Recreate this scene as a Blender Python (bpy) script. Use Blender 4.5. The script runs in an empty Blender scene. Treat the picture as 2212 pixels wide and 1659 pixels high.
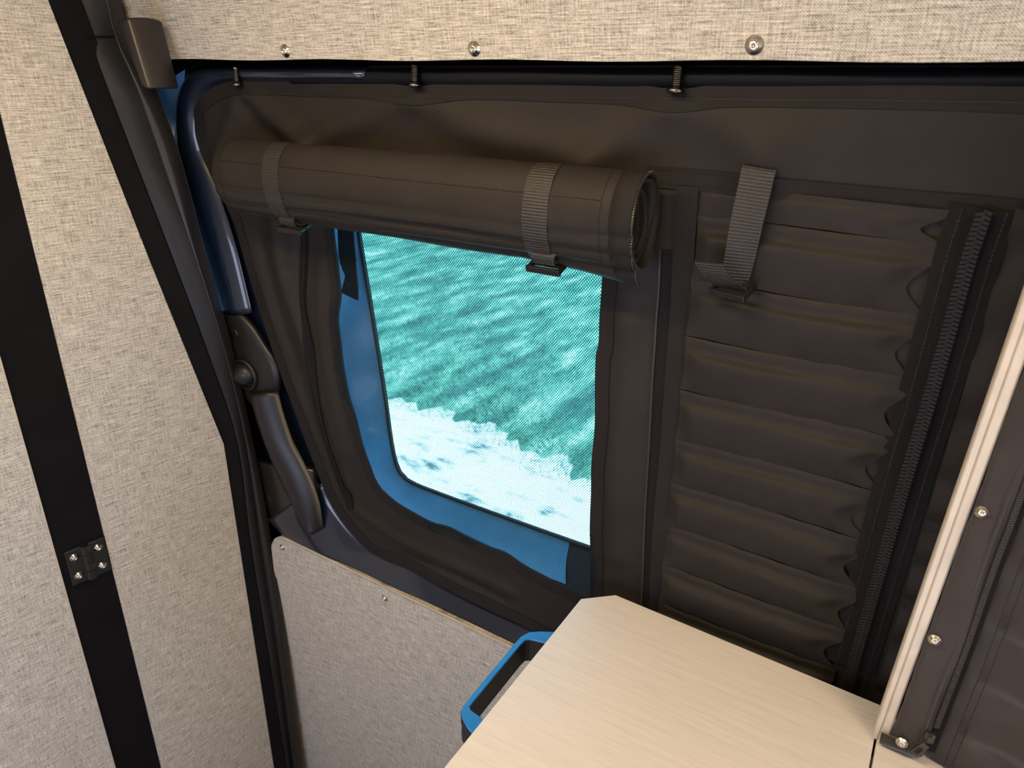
import bpy, bmesh, math, random
import numpy as np
from mathutils import Vector, Matrix

# ------------------------------------------------------------------ camera
W, H, FPX = 2212, 1659, 1550.0
PITCH, YAW, ROLL = math.radians(23.0), math.radians(31.5), math.radians(1.0)
CAM = np.array([0.0, 0.0, 1.7])
fw = np.array([-math.sin(YAW) * math.cos(PITCH), math.cos(YAW) * math.cos(PITCH), -math.sin(PITCH)])
rt = np.array([math.cos(YAW), math.sin(YAW), 0.0])
up = np.cross(rt, fw)
RT = math.cos(ROLL) * rt + math.sin(ROLL) * up
UP = -math.sin(ROLL) * rt + math.cos(ROLL) * up
sc = bpy.context.scene
col = sc.collection
cd = bpy.data.cameras.new('camera')
cd.sensor_width = 36.0
cd.lens = FPX / W * 36.0
cd.clip_start = 0.01
cd.dof.use_dof = True
cd.dof.focus_distance = 1.15
cd.dof.aperture_fstop = 6.3
cam = bpy.data.objects.new('camera', cd)
m = Matrix(((RT[0], UP[0], -fw[0], CAM[0]), (RT[1], UP[1], -fw[1], CAM[1]), (RT[2], UP[2], -fw[2], CAM[2]), (0, 0, 0, 1)))
cam.matrix_world = m
col.objects.link(cam)
sc.camera = cam

# ------------------------------------------------------------------ sky, sun, exposure
sc.view_settings.view_transform = 'Standard'
sc.view_settings.look = 'None'
sc.view_settings.gamma = 1.0
sc.view_settings.use_curve_mapping = False
sc.view_settings.exposure = 0.0
wd = bpy.data.worlds.new('daylight')
sc.world = wd
wd.use_nodes = True
bgn = wd.node_tree.nodes['Background']
bgn.inputs['Color'].default_value = (0.80, 0.83, 1.0, 1)
bgn.inputs['Strength'].default_value = 6.3
sl = bpy.data.lights.new('sun', 'SUN')
sl.energy = 34.0
sl.color = (1.0, 0.95, 0.86)
sl.angle = math.radians(0.6)
sun = bpy.data.objects.new('sun', sl)
sun.rotation_euler = Vector((0.30, 0.42, -1.0)).to_track_quat('-Z', 'Y').to_euler()
sun.location = (-2, -2, 6)
col.objects.link(sun)

# ------------------------------------------------------------------ pixel -> place
DK = 0.045                      # the door leans inward a little towards its top


def ray(px, py):
    return fw + RT * (px - W / 2) / FPX - UP * (py - H / 2) / FPX


def onz(p, z):
    d = ray(*p)
    return CAM + d * (z - CAM[2]) / d[2]


def ony(p, y):
    d = ray(*p)
    return CAM + d * y / d[1]


def ond(p, off=0.0):            # on the door plane y + DK z = 1 + off
    d = ray(*p)
    t = (1.0 + off - DK * CAM[2]) / (d[1] + DK * d[2])
    return CAM + d * t


def dy(z, off=0.0):
    return 1.0 + off - DK * z


ND = np.array([0, -1, -DK]) / math.sqrt(1 + DK * DK)     # door normal into the room
PA = math.radians(10)
PD = np.array([math.sin(PA), math.cos(PA), 0.0])         # along the partition
PN = np.array([math.cos(PA), -math.sin(PA), 0.0])        # out of the partition
PP = np.array([-1.326, 0.90, 0.0])


def onp(p, off=0.0):
    d = ray(*p)
    return CAM + d * (((PP - CAM) @ PN + off) / (d @ PN))


def ps(s, z, off=0.0):
    return PP + PD * s + PN * off + np.array([0, 0, z])


# ------------------------------------------------------------------ materials
def nmat(name):
    mt = bpy.data.materials.new(name)
    mt.use_nodes = True
    nt = mt.node_tree
    nt.nodes.clear()
    out = nt.nodes.new('ShaderNodeOutputMaterial')
    return mt, nt, out


def N(nt, typ, **kw):
    n = nt.nodes.new(typ)
    for k, v in kw.items():
        if k == 'inp':
            for a, b in v.items():
                n.inputs[a].default_value = b
        else:
            setattr(n, k, v)
    return n


def L(nt, a, b):
    nt.links.new(a, b)


def pbsdf(nt, out, color=(0.5, 0.5, 0.5), rough=0.5, metal=0.0, coat=0.0, spec=0.5, coat_rough=0.05, sheen=0.0):
    b = N(nt, 'ShaderNodeBsdfPrincipled')
    b.inputs['Base Color'].default_value = (*color, 1)
    b.inputs['Roughness'].default_value = rough
    b.inputs['Metallic'].default_value = metal
    b.inputs['Coat Weight'].default_value = coat
    b.inputs['Coat Roughness'].default_value = coat_rough
    b.inputs['Specular IOR Level'].default_value = spec
    b.inputs['Sheen Weight'].default_value = sheen
    L(nt, b.outputs[0], out.inputs[0])
    return b


def mathn(nt, op, a, b=None, c=None):
    n = N(nt, 'ShaderNodeMath', operation=op)
    for i, v in enumerate((a, b, c)):
        if v is None:
            continue
        if isinstance(v, (int, float)):
            n.inputs[i].default_value = v
        else:
            L(nt, v, n.inputs[i])
    return n.outputs[0]


def uvscaled(nt, sx, sy, rot=0.0):
    tc = N(nt, 'ShaderNodeTexCoord')
    mp = N(nt, 'ShaderNodeMapping')
    mp.inputs['Scale'].default_value = (sx, sy, 1)
    mp.inputs['Rotation'].default_value = (0, 0, rot)
    L(nt, tc.outputs['UV'], mp.inputs[0])
    return mp.outputs[0]


def noise(nt, vec, scale=1.0, detail=2.0, rough=0.5):
    n = N(nt, 'ShaderNodeTexNoise')
    n.inputs['Scale'].default_value = scale
    n.inputs['Detail'].default_value = detail
    n.inputs['Roughness'].default_value = rough
    if vec is not None:
        L(nt, vec, n.inputs['Vector'])
    return n.outputs['Fac']


def ramp(nt, fac, stops):
    r = N(nt, 'ShaderNodeValToRGB')
    while len(r.color_ramp.elements) < len(stops):
        r.color_ramp.elements.new(0.5)
    for e, (p, c) in zip(r.color_ramp.elements, stops):
        e.position = p
        e.color = (*c, 1)
    L(nt, fac, r.inputs[0])
    return r.outputs[0]


def bump(nt, h, b, strength=0.3, dist=0.001):
    n = N(nt, 'ShaderNodeBump')
    n.inputs['Strength'].default_value = strength
    n.inputs['Distance'].default_value = dist
    L(nt, h, n.inputs['Height'])
    L(nt, n.outputs[0], b.inputs['Normal'])


def heather(name, light, mid, dark):
    """woven upholstery: a basket weave with long slub threads, laid out in metres of cloth"""
    mt, nt, out = nmat(name)
    b = pbsdf(nt, out, rough=0.85, spec=0.2)
    tc = N(nt, 'ShaderNodeTexCoord')
    sp = N(nt, 'ShaderNodeSeparateXYZ')
    L(nt, tc.outputs['UV'], sp.inputs[0])
    u = mathn(nt, 'MULTIPLY', sp.outputs[0], 2 * math.pi / 0.0034)
    v = mathn(nt, 'MULTIPLY', sp.outputs[1], 2 * math.pi / 0.0032)
    weave = mathn(nt, 'MULTIPLY', mathn(nt, 'SINE', u), mathn(nt, 'SINE', v))
    n1 = noise(nt, uvscaled(nt, 26, 520), 1.0, 3, 0.6)
    n2 = noise(nt, uvscaled(nt, 480, 30), 1.0, 2, 0.6)
    n3 = noise(nt, uvscaled(nt, 260, 330), 1.0, 2, 0.6)
    t = mathn(nt, 'MULTIPLY', n1, 0.80)
    t = mathn(nt, 'MULTIPLY_ADD', n2, 0.42, t)
    t = mathn(nt, 'MULTIPLY_ADD', n3, 0.38, t)
    t = mathn(nt, 'MULTIPLY_ADD', weave, 0.11, t)
    t = mathn(nt, 'SUBTRACT', t, 0.30)
    c = ramp(nt, t, [(0.28, dark), (0.50, mid), (0.74, light)])
    L(nt, c, b.inputs['Base Color'])
    bump(nt, mathn(nt, 'ADD', t, mathn(nt, 'MULTIPLY', weave, 0.3)), b, 0.35, 0.0008)
    return mt


def cloth(name, color, rough=0.62, spec=0.35, sheen=0.0, scale=0.0016, bs=0.2):
    mt, nt, out = nmat(name)
    b = pbsdf(nt, out, color, rough, spec=spec, sheen=sheen)
    n0 = noise(nt, uvscaled(nt, 9, 9), 1.0, 3, 0.6)
    c = ramp(nt, n0, [(0.3, tuple(x * 0.86 for x in color)), (0.7, tuple(x * 1.12 for x in color))])
    L(nt, c, b.inputs['Base Color'])
    n1 = noise(nt, uvscaled(nt, 0.6 / scale, 1.0 / scale), 1.0, 1, 0.5)
    bump(nt, n1, b, bs, 0.0006)
    return mt


def plain(name, color, rough=0.5, metal=0.0, coat=0.0, spec=0.5, nscale=0.0, nb=0.0, coat_rough=0.05):
    mt, nt, out = nmat(name)
    b = pbsdf(nt, out, color, rough, metal, coat, spec, coat_rough)
    tc = N(nt, 'ShaderNodeTexCoord')
    n0 = noise(nt, tc.outputs['Object'], 22.0, 3, 0.6)
    c = ramp(nt, n0, [(0.3, tuple(x * 0.9 for x in color)), (0.7, tuple(min(1, x * 1.08) for x in color))])
    L(nt, c, b.inputs['Base Color'])
    if nscale:
        n1 = noise(nt, tc.outputs['Object'], nscale, 2, 0.6)
        bump(nt, n1, b, nb, 0.0006)
    return mt


def webbing(name, color):
    mt, nt, out = nmat(name)
    b = pbsdf(nt, out, color, 0.5, spec=0.55)
    tc = N(nt, 'ShaderNodeTexCoord')
    sp = N(nt, 'ShaderNodeSeparateXYZ')
    L(nt, tc.outputs['UV'], sp.inputs[0])
    a = mathn(nt, 'SINE', mathn(nt, 'MULTIPLY', sp.outputs[0], 2 * math.pi / 0.0042))
    d = mathn(nt, 'SINE', mathn(nt, 'MULTIPLY', sp.outputs[1], 2 * math.pi / 0.0027))
    t = mathn(nt, 'MULTIPLY_ADD', mathn(nt, 'MULTIPLY', a, d), 0.22, mathn(nt, 'MULTIPLY_ADD', a, 0.30, 0.5))
    c = ramp(nt, t, [(0.40, tuple(x * 0.3 for x in color)), (0.62, tuple(x * 0.7 for x in color)), (0.90, tuple(x * 2.3 for x in color))])
    L(nt, c, b.inputs['Base Color'])
    bump(nt, t, b, 0.7, 0.0012)
    return mt


def wood_laminate():
    mt, nt, out = nmat('brushed_laminate')
    b = pbsdf(nt, out, (0.7, 0.64, 0.56), 0.36, spec=0.5)
    n1 = noise(nt, uvscaled(nt, 22, 900, math.radians(-14)), 1.0, 3, 0.6)
    n2 = noise(nt, uvscaled(nt, 6, 160, math.radians(-14)), 1.0, 2, 0.5)
    t = mathn(nt, 'MULTIPLY_ADD', n2, 0.45, mathn(nt, 'MULTIPLY', n1, 0.55))
    c = ramp(nt, t, [(0.25, (0.56, 0.545, 0.535)), (0.55, (0.675, 0.655, 0.645)), (0.8, (0.74, 0.73, 0.72))])
    L(nt, c, b.inputs['Base Color'])
    bump(nt, n1, b, 0.08, 0.0004)
    return mt


def glass_tint():
    mt, nt, out = nmat('teal_privacy_glass')
    tr = N(nt, 'ShaderNodeBsdfTransparent')
    tr.inputs[0].default_value = (0.135, 0.30, 0.375, 1)
    gl = N(nt, 'ShaderNodeBsdfGlossy')
    gl.inputs['Roughness'].default_value = 0.02
    fr = N(nt, 'ShaderNodeFresnel')
    fr.inputs['IOR'].default_value = 1.35
    mx = N(nt, 'ShaderNodeMixShader')
    L(nt, fr.outputs[0], mx.inputs[0])
    L(nt, tr.outputs[0], mx.inputs[1])
    L(nt, gl.outputs[0], mx.inputs[2])
    L(nt, mx.outputs[0], out.inputs[0])
    return mt


def clear_glass():
    mt, nt, out = nmat('clear_glass')
    tr = N(nt, 'ShaderNodeBsdfTransparent')
    tr.inputs[0].default_value = (0.85, 0.88, 0.95, 1)
    L(nt, tr.outputs[0], out.inputs[0])
    return mt


def fly_screen():
    mt, nt, out = nmat('fly_screen_mesh')
    tc = N(nt, 'ShaderNodeTexCoord')
    sp = N(nt, 'ShaderNodeSeparateXYZ')
    L(nt, tc.outputs['UV'], sp.inputs[0])
    k = 2 * math.pi / 0.0044
    a = mathn(nt, 'MULTIPLY', mathn(nt, 'ADD', sp.outputs[0], mathn(nt, 'MULTIPLY', sp.outputs[1], 0.8)), k)
    d = mathn(nt, 'MULTIPLY', mathn(nt, 'SUBTRACT', sp.outputs[0], mathn(nt, 'MULTIPLY', sp.outputs[1], 0.8)), k)
    t = mathn(nt, 'MULTIPLY_ADD', mathn(nt, 'ADD', mathn(nt, 'SINE', a), mathn(nt, 'SINE', d)), 0.25, 0.5)
    op = N(nt, 'ShaderNodeMapRange')
    op.inputs['From Min'].default_value = 0.30
    op.inputs['From Max'].default_value = 0.70
    op.inputs['To Min'].default_value = 0.14
    op.inputs['To Max'].default_value = 1.0
    L(nt, t, op.inputs['Value'])
    tr = N(nt, 'ShaderNodeBsdfTransparent')
    df = N(nt, 'ShaderNodeBsdfDiffuse')
    df.inputs[0].default_value = (0.016, 0.026, 0.032, 1)
    mx = N(nt, 'ShaderNodeMixShader')
    L(nt, op.outputs[0], mx.inputs[0])
    L(nt, df.outputs[0], mx.inputs[1])
    L(nt, tr.outputs[0], mx.inputs[2])
    L(nt, mx.outputs[0], out.inputs[0])
    return mt


def ground_mat(name, stops, scale, stretch=(1, 1, 1)):
    mt, nt, out = nmat(name)
    b = pbsdf(nt, out, rough=0.9, spec=0.1)
    tc = N(nt, 'ShaderNodeTexCoord')
    mp = N(nt, 'ShaderNodeMapping')
    mp.inputs['Scale'].default_value = stretch
    L(nt, tc.outputs['Object'], mp.inputs[0])
    n0 = noise(nt, mp.outputs[0], scale, 5, 0.62)
    L(nt, ramp(nt, n0, stops), b.inputs['Base Color'])
    return mt


def emit(name, color, strength):
    mt, nt, out = nmat(name)
    e = N(nt, 'ShaderNodeEmission')
    e.inputs[0].default_value = (*color, 1)
    e.inputs[1].default_value = strength
    L(nt, e.outputs[0], out.inputs[0])
    return mt


M = {
    'heather': heather('greige_heather_cloth', (0.78, 0.73, 0.615), (0.50, 0.465, 0.388), (0.175, 0.162, 0.135)),
    'tent': cloth('black_coated_canvas', (0.0215, 0.0183, 0.0152), 0.62, 0.2),
    'tape': cloth('black_binding_tape', (0.0145, 0.0128, 0.0118), 0.75, 0.2, scale=0.003, bs=0.5),
    'dtape': cloth('matt_black_tape', (0.0095, 0.0088, 0.0088), 0.8, 0.15, scale=0.003, bs=0.4),
    'soft': cloth('dark_brown_plush_cloth', (0.040, 0.035, 0.034), 0.9, 0.1, sheen=0.25, scale=0.002, bs=0.3),
    'felt': cloth('black_felt', (0.0085, 0.0082, 0.0085), 0.95, 0.05, scale=0.002, bs=0.4),
    'vinyl': plain('black_vinyl', (0.012, 0.012, 0.013), 0.5, spec=0.35, nscale=700, nb=0.2),
    'rubber': plain('black_rubber', (0.014, 0.013, 0.012), 0.4, spec=0.5),
    'plastic': plain('black_grained_plastic', (0.012, 0.0115, 0.0115), 0.42, spec=0.5, nscale=900, nb=0.15),
    'brownplastic': plain('brown_black_plastic', (0.022, 0.018, 0.016), 0.38, spec=0.5),
    'gloss': plain('glossy_black_plastic', (0.012, 0.011, 0.010), 0.22, spec=0.6),
    'navy': plain('navy_car_paint', (0.0026, 0.0075, 0.020), 0.35, metal=0.0, coat=1.0, spec=0.5, coat_rough=0.04),
    'darknavy': plain('blue_black_primer', (0.006, 0.008, 0.014), 0.45, spec=0.4),  # dark blue-black coat for the outer skin and closing sheets
    'daylit_navy': plain('daylit_navy_paint', (0.055, 0.30, 0.60), 0.40, metal=0.0, coat=0.5, spec=0.5),  # lit copy of the navy paint, daylight brightness in the colour
    'matte': plain('matt_black_steel', (0.006, 0.0065, 0.009), 0.6, spec=0.12),
    'sheen_navy': plain('navy_paint_daylight_sheen', (0.06, 0.18, 0.40), 0.35, metal=0.0, coat=0.6, spec=0.5, coat_rough=0.15),  # navy door paint recoloured lighter and bluer to carry leaking daylight
    'steel': plain('polished_screw_steel', (0.72, 0.66, 0.58), 0.22, metal=1.0),
    'blackmetal': plain('blackened_screw_metal', (0.16, 0.145, 0.125), 0.24, metal=1.0, spec=0.6),
    'zipblack': plain('black_zip_coil', (0.011, 0.010, 0.0095), 0.55, spec=0.25),
    'zipgrey': plain('grey_zip_coil', (0.034, 0.031, 0.028), 0.4, spec=0.4),
    'gunmetal': plain('gunmetal_slider', (0.10, 0.095, 0.09), 0.35, metal=0.8),
    'thread': plain('black_thread', (0.008, 0.008, 0.008), 0.7),
    'web': webbing('ribbed_black_webbing', (0.026, 0.0225, 0.019)),
    'cream': plain('cream_plastic_profile', (0.60, 0.55, 0.47), 0.5, spec=0.4),
    'ply': plain('pale_plywood_edge', (0.50, 0.44, 0.35), 0.7, nscale=300, nb=0.2),
    'laminate': wood_laminate(),
    'bluetop': plain('blue_satin_plastic', (0.020, 0.22, 0.62), 0.45, spec=0.4),
    'white': plain('white_cabinet_board', (0.55, 0.52, 0.48), 0.6),
    'glass': glass_tint(), 'clear': clear_glass(), 'screen': fly_screen(),
    'path': ground_mat('pale_gravel', [(0.31, (0.10, 0.13, 0.14)), (0.37, (0.45, 0.45, 0.43)), (0.43, (0.80, 0.78, 0.74)), (0.7, (0.88, 0.86, 0.82))], 5.0, (0.6, 1.2, 1)),  # sparse dark blotches are leaf shadows painted into the gravel
    'lawn': ground_mat('sunlit_lawn', [(0.34, (0.050, 0.125, 0.120)), (0.47, (0.085, 0.22, 0.165)), (0.58, (0.19, 0.36, 0.27)), (0.70, (0.50, 0.66, 0.55))], 3.8, (1.35, 0.40, 1)),  # pale blotches paint in sun patches among the leaves
    'blade': ground_mat('grass_blades', [(0.36, (0.050, 0.13, 0.12)), (0.5, (0.10, 0.25, 0.185)), (0.66, (0.40, 0.58, 0.46))], 3.8, (1.35, 0.40, 1)),  # same painted sun patches carried onto the blades
    'floor': plain('grey_vinyl_floor', (0.22, 0.20, 0.18), 0.6),
    'lining': plain('beige_lining', (0.46, 0.42, 0.36), 0.9),
    'lamp': emit('warm_led_diffuser', (1.0, 0.78, 0.54), 6.0),
    'lampbody': plain('white_lamp_housing', (0.7, 0.7, 0.7), 0.4),
}

# ------------------------------------------------------------------ mesh helpers
WLOC = {}


def tag(o, label=None, cat=None, group=None, kind=None):
    if label:
        o['label'] = label
    if cat:
        o['category'] = cat
    if group:
        o['group'] = group
    if kind:
        o['kind'] = kind
    return o


def empty(name, loc, label=None, cat=None, group=None, kind=None):
    o = bpy.data.objects.new(name, None)
    o.empty_display_size = 0.05
    o.location = loc
    col.objects.link(o)
    WLOC[o.name] = np.array(loc, float)
    return tag(o, label, cat, group, kind)


def mesh(name, verts, faces, mat, parent=None, smooth=False, uv=None, bevel=0.0, seg=2, flip=True):
    """verts in world metres; the object's origin is the middle of its base"""
    V = np.asarray(verts, float)
    lo, hi = V.min(0), V.max(0)
    loc = np.array([(lo[0] + hi[0]) / 2, (lo[1] + hi[1]) / 2, lo[2]])
    me = bpy.data.meshes.new(name)
    me.from_pydata((V - loc).tolist(), [], [list(map(int, f)) for f in faces])
    if uv is not None:
        ul = me.uv_layers.new(name='UVMap')
        UVv = np.asarray(uv, float)
        idx = np.empty(len(me.loops), dtype=np.int32)
        me.loops.foreach_get('vertex_index', idx)
        ul.data.foreach_set('uv', UVv[idx].ravel())
    bm = bmesh.new()
    bm.from_mesh(me)
    bmesh.ops.recalc_face_normals(bm, faces=bm.faces)
    bm.to_mesh(me)
    bm.free()
    if smooth:
        me.polygons.foreach_set('use_smooth', [True] * len(me.polygons))
    me.materials.append(M[mat])
    o = bpy.data.objects.new(name, me)
    pl = np.zeros(3)
    if parent is not None:
        o.parent = parent
        pl = WLOC[parent.name]
    o.location = loc - pl
    col.objects.link(o)
    WLOC[o.name] = loc
    if bevel:
        b = o.modifiers.new('bevel', 'BEVEL')
        b.width = bevel
        b.segments = seg
        b.limit_method = 'ANGLE'
        b.angle_limit = math.radians(35)
        me.polygons.foreach_set('use_smooth', [True] * len(me.polygons))
        w = o.modifiers.new('wn', 'WEIGHTED_NORMAL')
        w.keep_sharp = False
    return o


def grid(rows, cu=False, cv=False, cap=False):
    """rows: R x C points; cv closes each row on itself, cu closes the rows"""
    R = np.array(rows, float)
    nr, nc = R.shape[:2]
    faces = []
    for i in range(nr if cu else nr - 1):
        for j in range(nc if cv else nc - 1):
            a, b = i, (i + 1) % nr
            c, d = j, (j + 1) % nc
            faces.append((a * nc + c, a * nc + d, b * nc + d, b * nc + c))
    if cap and cv:
        faces.append(tuple(range(nc - 1, -1, -1)))
        faces.append(tuple((nr - 1) * nc + j for j in range(nc)))
    du = np.concatenate([[0], np.cumsum(np.linalg.norm(np.diff(R[:, nc // 2], axis=0), axis=1))])
    dv = np.concatenate([[0], np.cumsum(np.linalg.norm(np.diff(R[nr // 2], axis=0), axis=1))])
    uv = np.stack(np.meshgrid(du, dv, indexing='ij'), -1).reshape(-1, 2)
    return R.reshape(-1, 3), faces, uv


def loft(name, rows, mat, parent=None, smooth=True, cu=False, cv=False, cap=False, bevel=0.0, swap=False):
    v, f, uv = grid(rows, cu, cv, cap)
    if swap:
        uv = uv[:, ::-1]
    return mesh(name, v, f, mat, parent, smooth, uv, bevel)


def planar_uv(V, a, b):
    V = np.asarray(V, float)
    return np.stack([V @ np.asarray(a, float), V @ np.asarray(b, float)], -1)


def prism(name, poly, vec, mat, parent=None, ua=(1, 0, 0), ub=(0, 0, 1), bevel=0.0, smooth=False):
    P = np.asarray(poly, float)
    n = len(P)
    V = np.concatenate([P, P + np.asarray(vec, float)])
    F = [tuple(range(n)), tuple(range(2 * n - 1, n - 1, -1))]
    F += [(i, (i + 1) % n, n + (i + 1) % n, n + i) for i in range(n)]
    return mesh(name, V, F, mat, parent, smooth, planar_uv(V, ua, ub), bevel)


def box(name, lo, hi, mat, parent=None, bevel=0.0):
    (x0, y0, z0), (x1, y1, z1) = lo, hi
    return prism(name, [(x0, y0, z0), (x1, y0, z0), (x1, y1, z0), (x0, y1, z0)], (0, 0, z1 - z0), mat, parent,
                 (1, 0, 0), (0, 1, 0), bevel)


def res(pts, n, closed=False):
    """even resample of a Catmull-Rom curve through pts"""
    P = np.asarray(pts, float)
    if len(P) == 2:
        t = np.linspace(0, 1, n)[:, None]
        return P[0] * (1 - t) + P[1] * t
    Q = np.vstack([2 * P[0] - P[1], P, 2 * P[-1] - P[-2]])
    out = []
    for i in range(1, len(Q) - 2):
        p0, p1, p2, p3 = Q[i - 1:i + 3]
        for t in np.linspace(0, 1, 14, endpoint=False):
            out.append(0.5 * ((2 * p1) + (p2 - p0) * t + (2 * p0 - 5 * p1 + 4 * p2 - p3) * t * t + (3 * p1 - p0 - 3 * p2 + p3) * t ** 3))
    out.append(Q[-2])
    out = np.array(out)
    s = np.concatenate([[0], np.cumsum(np.linalg.norm(np.diff(out, axis=0), axis=1))])
    g = np.linspace(0, s[-1], n)
    return np.stack([np.interp(g, s, out[:, k]) for k in range(out.shape[1])], -1)


def cr(pts, per=14):
    """Catmull-Rom through pts with an equal count of steps between neighbours"""
    P = np.asarray(pts, float)
    Q = np.vstack([2 * P[0] - P[1], P, 2 * P[-1] - P[-2]])
    out = []
    for i in range(1, len(Q) - 2):
        p0, p1, p2, p3 = Q[i - 1:i + 3]
        for t in np.linspace(0, 1, per, endpoint=False):
            out.append(0.5 * ((2 * p1) + (p2 - p0) * t + (2 * p0 - 5 * p1 + 4 * p2 - p3) * t * t + (3 * p1 - p0 - 3 * p2 + p3) * t ** 3))
    out.append(Q[-2])
    return np.array(out)


def slab(name, A, B, off, th, mat, parent=None, n=40, mrows=5, prof=None, fa=ond, smooth=True, offb=None, match=False):
    """sheet between two pixel polylines laid on the door plane; swells th towards the room along prof(t)"""
    ra, rb_ = (cr(A, 10), cr(B, 10)) if match else (res(A, n), res(B, n))
    n = len(ra)
    a = np.array([fa(tuple(p), off) for p in ra])
    b = np.array([fa(tuple(p), off if offb is None else offb) for p in rb_])
    prof = prof or (lambda t: 1.0)
    rows = [a]
    for t in np.linspace(0, 1, mrows):
        rows.append(a * (1 - t) + b * t + ND * th * prof(t))
    rows.append(b)
    v, f, uv = grid(np.array(rows), cu=True)
    nr = len(rows)
    f.append([i * n for i in range(nr)])
    f.append([i * n + n - 1 for i in range(nr)][::-1])
    return mesh(name, v, f, mat, parent, smooth, uv)


def ribbon(name, pts, width, nrm, th, mat, parent=None, side=None):
    """flat band with thickness swept along pts; nrm is its outward normal (one, or one per point)"""
    P = np.asarray(pts, float)
    n = len(P)
    Nn = np.asarray(nrm, float)
    if Nn.ndim == 1:
        Nn = np.repeat(Nn[None], n, 0)
    T = np.gradient(P, axis=0)
    T /= np.linalg.norm(T, axis=1)[:, None]
    S = np.cross(T, Nn) if side is None else np.repeat(np.asarray(side, float)[None], n, 0)
    S /= np.linalg.norm(S, axis=1)[:, None]
    w = np.broadcast_to(np.asarray(width, float), (n,))[:, None] / 2
    rows = np.stack([P - S * w, P - S * w + Nn * th, P + Nn * th * 1.15, P + S * w + Nn * th, P + S * w], 1)
    v, f, uv = grid(rows, cv=True, cap=True)
    return mesh(name, v, f, mat, parent, False, uv)


def tube(name, pts, r, mat, parent=None, sides=8, cap=True):
    P = np.asarray(pts, float)
    n = len(P)
    T = np.gradient(P, axis=0)
    T /= np.linalg.norm(T, axis=1)[:, None]
    ref = np.array([0.0, 0, 1]) if abs(T[0][2]) < 0.8 else np.array([0.0, 1, 0])
    rr = np.broadcast_to(np.asarray(r, float), (n,))
    rows = []
    for i in range(n):
        a = np.cross(T[i], ref)
        a /= np.linalg.norm(a)
        b = np.cross(T[i], a)
        rows.append([P[i] + rr[i] * (a * math.cos(q) + b * math.sin(q)) for q in np.linspace(0, 2 * math.pi, sides, endpoint=False)])
    return loft(name, np.array(rows), mat, parent, True, cv=True, cap=cap)


def lathe_data(profile, sides=20):
    """profile of (radius, height) about local Z"""
    rows = []
    for r, h in profile:
        rows.append([(max(r, 1e-5) * math.cos(q), max(r, 1e-5) * math.sin(q), h) for q in np.linspace(0, 2 * math.pi, sides, endpoint=False)])
    return grid(np.array(rows), cv=True, cap=True)


def lathe(name, profile, at, axis, mat, parent=None, sides=20):
    v, f, uv = lathe_data(profile, sides)
    q = Vector(axis).normalized()
    R = np.array(Vector((0, 0, 1)).rotation_difference(q).to_matrix())
    return mesh(name, v @ R.T + np.asarray(at, float), f, mat, parent, True, uv)


def join_boxes(name, boxes, mat, parent=None, smooth=False):
    """boxes: list of 8-corner arrays joined into one mesh"""
    V, F = [], []
    for c in boxes:
        k = len(V)
        V += list(c)
        F += [(k, k + 1, k + 2, k + 3), (k + 7, k + 6, k + 5, k + 4)] + [(k + i, k + (i + 1) % 4, k + 4 + (i + 1) % 4, k + 4 + i) for i in range(4)]
    return mesh(name, np.array(V), F, mat, parent, smooth)


def obox(c, ax, ay, az, hx, hy, hz):
    c, ax, ay, az = map(lambda q: np.asarray(q, float), (c, ax, ay, az))
    o = []
    for sz in (-1, 1):
        for sx, sy in ((-1, -1), (1, -1), (1, 1), (-1, 1)):
            o.append(c + ax * hx * sx + ay * hy * sy + az * hz * sz)
    return o


def stitches(name, pts, nrm, mat, parent, step=0.0055, ln=0.0036, w=0.0011, h=0.0007):
    P = np.asarray(pts, float)
    s = np.concatenate([[0], np.cumsum(np.linalg.norm(np.diff(P, axis=0), axis=1))])
    bx = []
    for q in np.arange(0, s[-1] - ln, step):
        a = np.array([np.interp(q, s, P[:, k]) for k in range(3)])
        b = np.array([np.interp(q + ln, s, P[:, k]) for k in range(3)])
        t = (b - a) / np.linalg.norm(b - a)
        sd = np.cross(t, nrm)
        sd /= np.linalg.norm(sd)
        bx.append(obox((a + b) / 2, t, sd, nrm, ln / 2, w / 2, h))
    return tag(join_boxes(name, bx, mat, parent), kind='stuff')


def zip_coil(name, pts, nrm, half, pitch, mat, parent, th=0.0016, fill=0.36):
    """two interlocked rows of coil loops along pts"""
    P = np.asarray(pts, float)
    s = np.concatenate([[0], np.cumsum(np.linalg.norm(np.diff(P, axis=0), axis=1))])
    bx = []
    for i, q in enumerate(np.arange(0, s[-1] - pitch, pitch / 2)):
        a = np.array([np.interp(q, s, P[:, k]) for k in range(3)])
        b = np.array([np.interp(q + pitch, s, P[:, k]) for k in range(3)])
        t = (b - a) / np.linalg.norm(b - a)
        sd = np.cross(t, nrm)
        sd /= np.linalg.norm(sd)
        sg = 1 if i % 2 else -1
        d1 = sd * sg + t * 0.28
        d1 /= np.linalg.norm(d1)
        t1 = np.cross(nrm, d1)
        bx.append(obox(a + d1 * half * 0.42, d1, t1, nrm, half * 0.58, pitch * fill, th))
    return tag(join_boxes(name, bx, mat, parent), kind='stuff')


# ------------------------------------------------------------------ the ground outside
GZ = -0.75
FZ = -0.30


def struct(o):
    o['kind'] = 'structure'
    return o


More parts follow.
